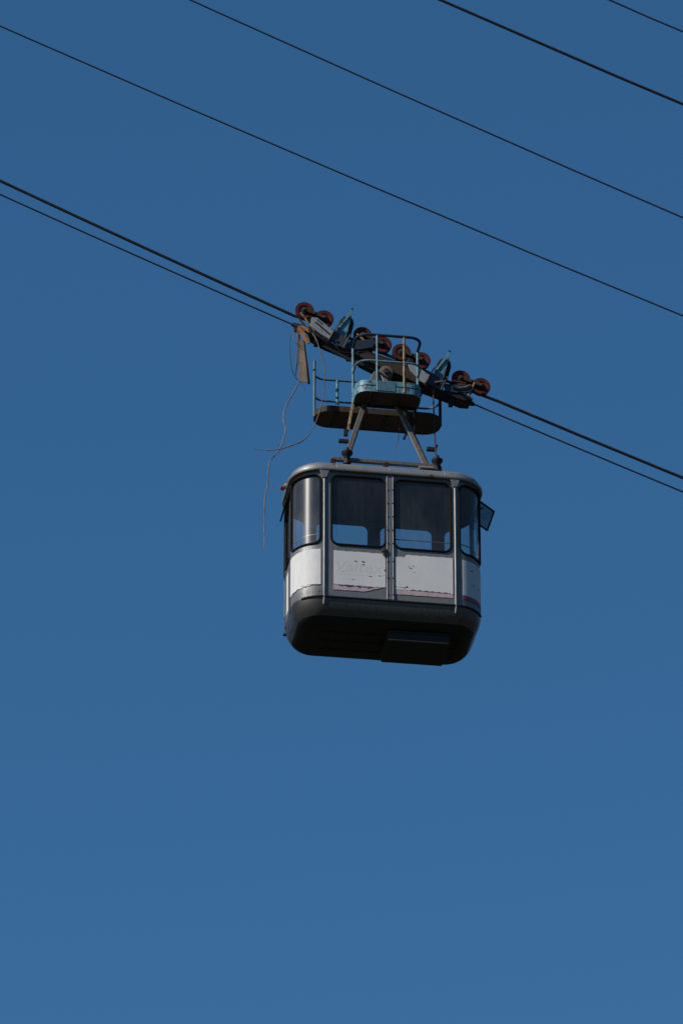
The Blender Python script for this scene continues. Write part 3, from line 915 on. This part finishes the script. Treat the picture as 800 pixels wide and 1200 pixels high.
# ------------------------------------------------------------------ things left hanging from the carriage
def hanging(name, mat, r, px, label, cat, jitter=0.0):
    pts = smooth_path([at(x, y, v) for x, y, v in px], 5)
    if jitter:
        pts = [p + Vector((random.uniform(-1, 1), random.uniform(-1, 1), 0)) * jitter for p in pts]
    wp = [to_world(p) / S for p in pts]
    c = wp[0]
    rr = [r * random.uniform(0.75, 1.25) * (1 if k < len(wp) - 4 else 0.7) for k in range(len(wp))]
    o = MB().tube([p - c for p in wp], rr, 6).build(name, mat, None, smooth=True)
    o.location = c * S
    tag(o, label, cat, "loose wires dangling from the carriage")
    return o
hanging("loose_wire", 'wire', 0.75, [(351, 392, -6), (350.5, 420, -6), (350, 446, -6), (342, 463, -10), (335, 476, -14), (332, 490, -16), (334.7, 503, -18),
        (332, 515, -18), (328.6, 525, -16), (324, 532, -16), (317, 539, -18), (314.5, 552, -18), (313, 570, -16), (310, 587, -14), (309.8, 615, -12), (309.8, 644, -12)],
        "longest loose wire, hanging down to beside the cabin window", "wire", 0.2)
hanging("loose_wire", 'wire', 0.7, [(361, 384, -8), (370, 397, -12), (376, 415, -14), (380, 428, -14), (379.6, 445, -14), (379, 462, -12), (373, 486, -16), (365, 505, -22),
        (355, 516, -26), (342, 522, -28), (329, 526, -26), (318, 527.5, -22), (298.5, 526.5, -14)],
        "loose wire that curves past the platform and ends pointing left", "wire", 0.2)
hanging("loose_wire", 'rope', 0.45, [(347, 383, -5), (341, 395, -8), (339.5, 407, -10), (341, 428, -10), (345.5, 441, -8), (352, 448, -8), (357.6, 457, -10)],
        "fine dark wire looping left of the hanging strip", "wire", 0.2)
hanging("loose_wire", 'wire', 0.4, [(345.5, 384, -6), (343, 392, -8), (345, 400, -9), (352, 404, -10), (357, 408, -10)],
        "short pale wire curled across the top of the hanging strip", "wire", 0.1)
strip = bpy.data.objects.new("hanging_strip", None)
COL.objects.link(strip)
sp = at(355, 388, -6)
strip.location = to_world(sp)
strip.rotation_euler = (0, 0, YAW)
tag(strip, "flat weathered strip with rusty straps hanging from the carriage's left end", "strip")
def strip_part(name, m, rows, v, th):
    """rows of (x left, x right, y): a bent strap, built relative to the strip's own origin"""
    vs, fs = [], []
    for i, (xa, xb, y) in enumerate(rows):
        w_ = 0.7 * math.sin(i * 1.3)
        for x, dv in ((xa, w_), (xb, w_ * 0.4 + 0.8)):
            p = at(x, y, v) - sp
            vs += [p + Vector((0, dv - th / 2, 0)), p + Vector((0, dv + th / 2, 0))]
    for i in range(len(rows) - 1):
        a_, b_ = 4 * i, 4 * i + 4
        fs += [(a_, a_ + 2, b_ + 2, b_), (a_ + 1, b_ + 1, b_ + 3, a_ + 3), (a_, b_, b_ + 1, a_ + 1), (a_ + 2, a_ + 3, b_ + 3, b_ + 2)]
    k = 4 * (len(rows) - 1)
    fs += [(0, 1, 3, 2), (k, k + 2, k + 3, k + 1)]
    return MB().add(vs, fs).build(name, m, strip)
strip_part("strap", 'strip', [(351, 355.5, 398), (350.6, 357, 410), (350.4, 358.5, 424), (350.2, 359.5, 436), (350, 360.5, 447.5)], -7, 1.0)
strip_part("side_flange", 'dark', [(355.6, 357, 399), (357.2, 359, 415), (359.4, 361.4, 433), (360.6, 363.2, 449.5)], -6.5, 2.5)
strip_part("rusty_strap", 'rag', [(348, 350.8, 384), (348.2, 350, 400), (347.4, 349, 425), (345.5, 346.6, 440)], -8, 0.9)
strip_part("torn_end", 'rag', [(349, 353, 382), (352, 357.5, 390), (355.5, 361, 397), (359, 364, 402.5)], -9, 1.2)
strip_part("torn_end", 'rag', [(350, 356, 381.5), (356, 364, 386), (362, 368.5, 389.5)], -10, 1.4)
strip_part("torn_end", 'ochre', [(357, 360.5, 391.5), (358.5, 362, 396), (361.5, 363.6, 402)], -11, 1.0)
strip_part("clamp", 'brown', [(344, 367, 384.5), (346, 366, 388)], -5, 5)

print("cable car parts:", len([o for o in COL.objects if o.parent]))
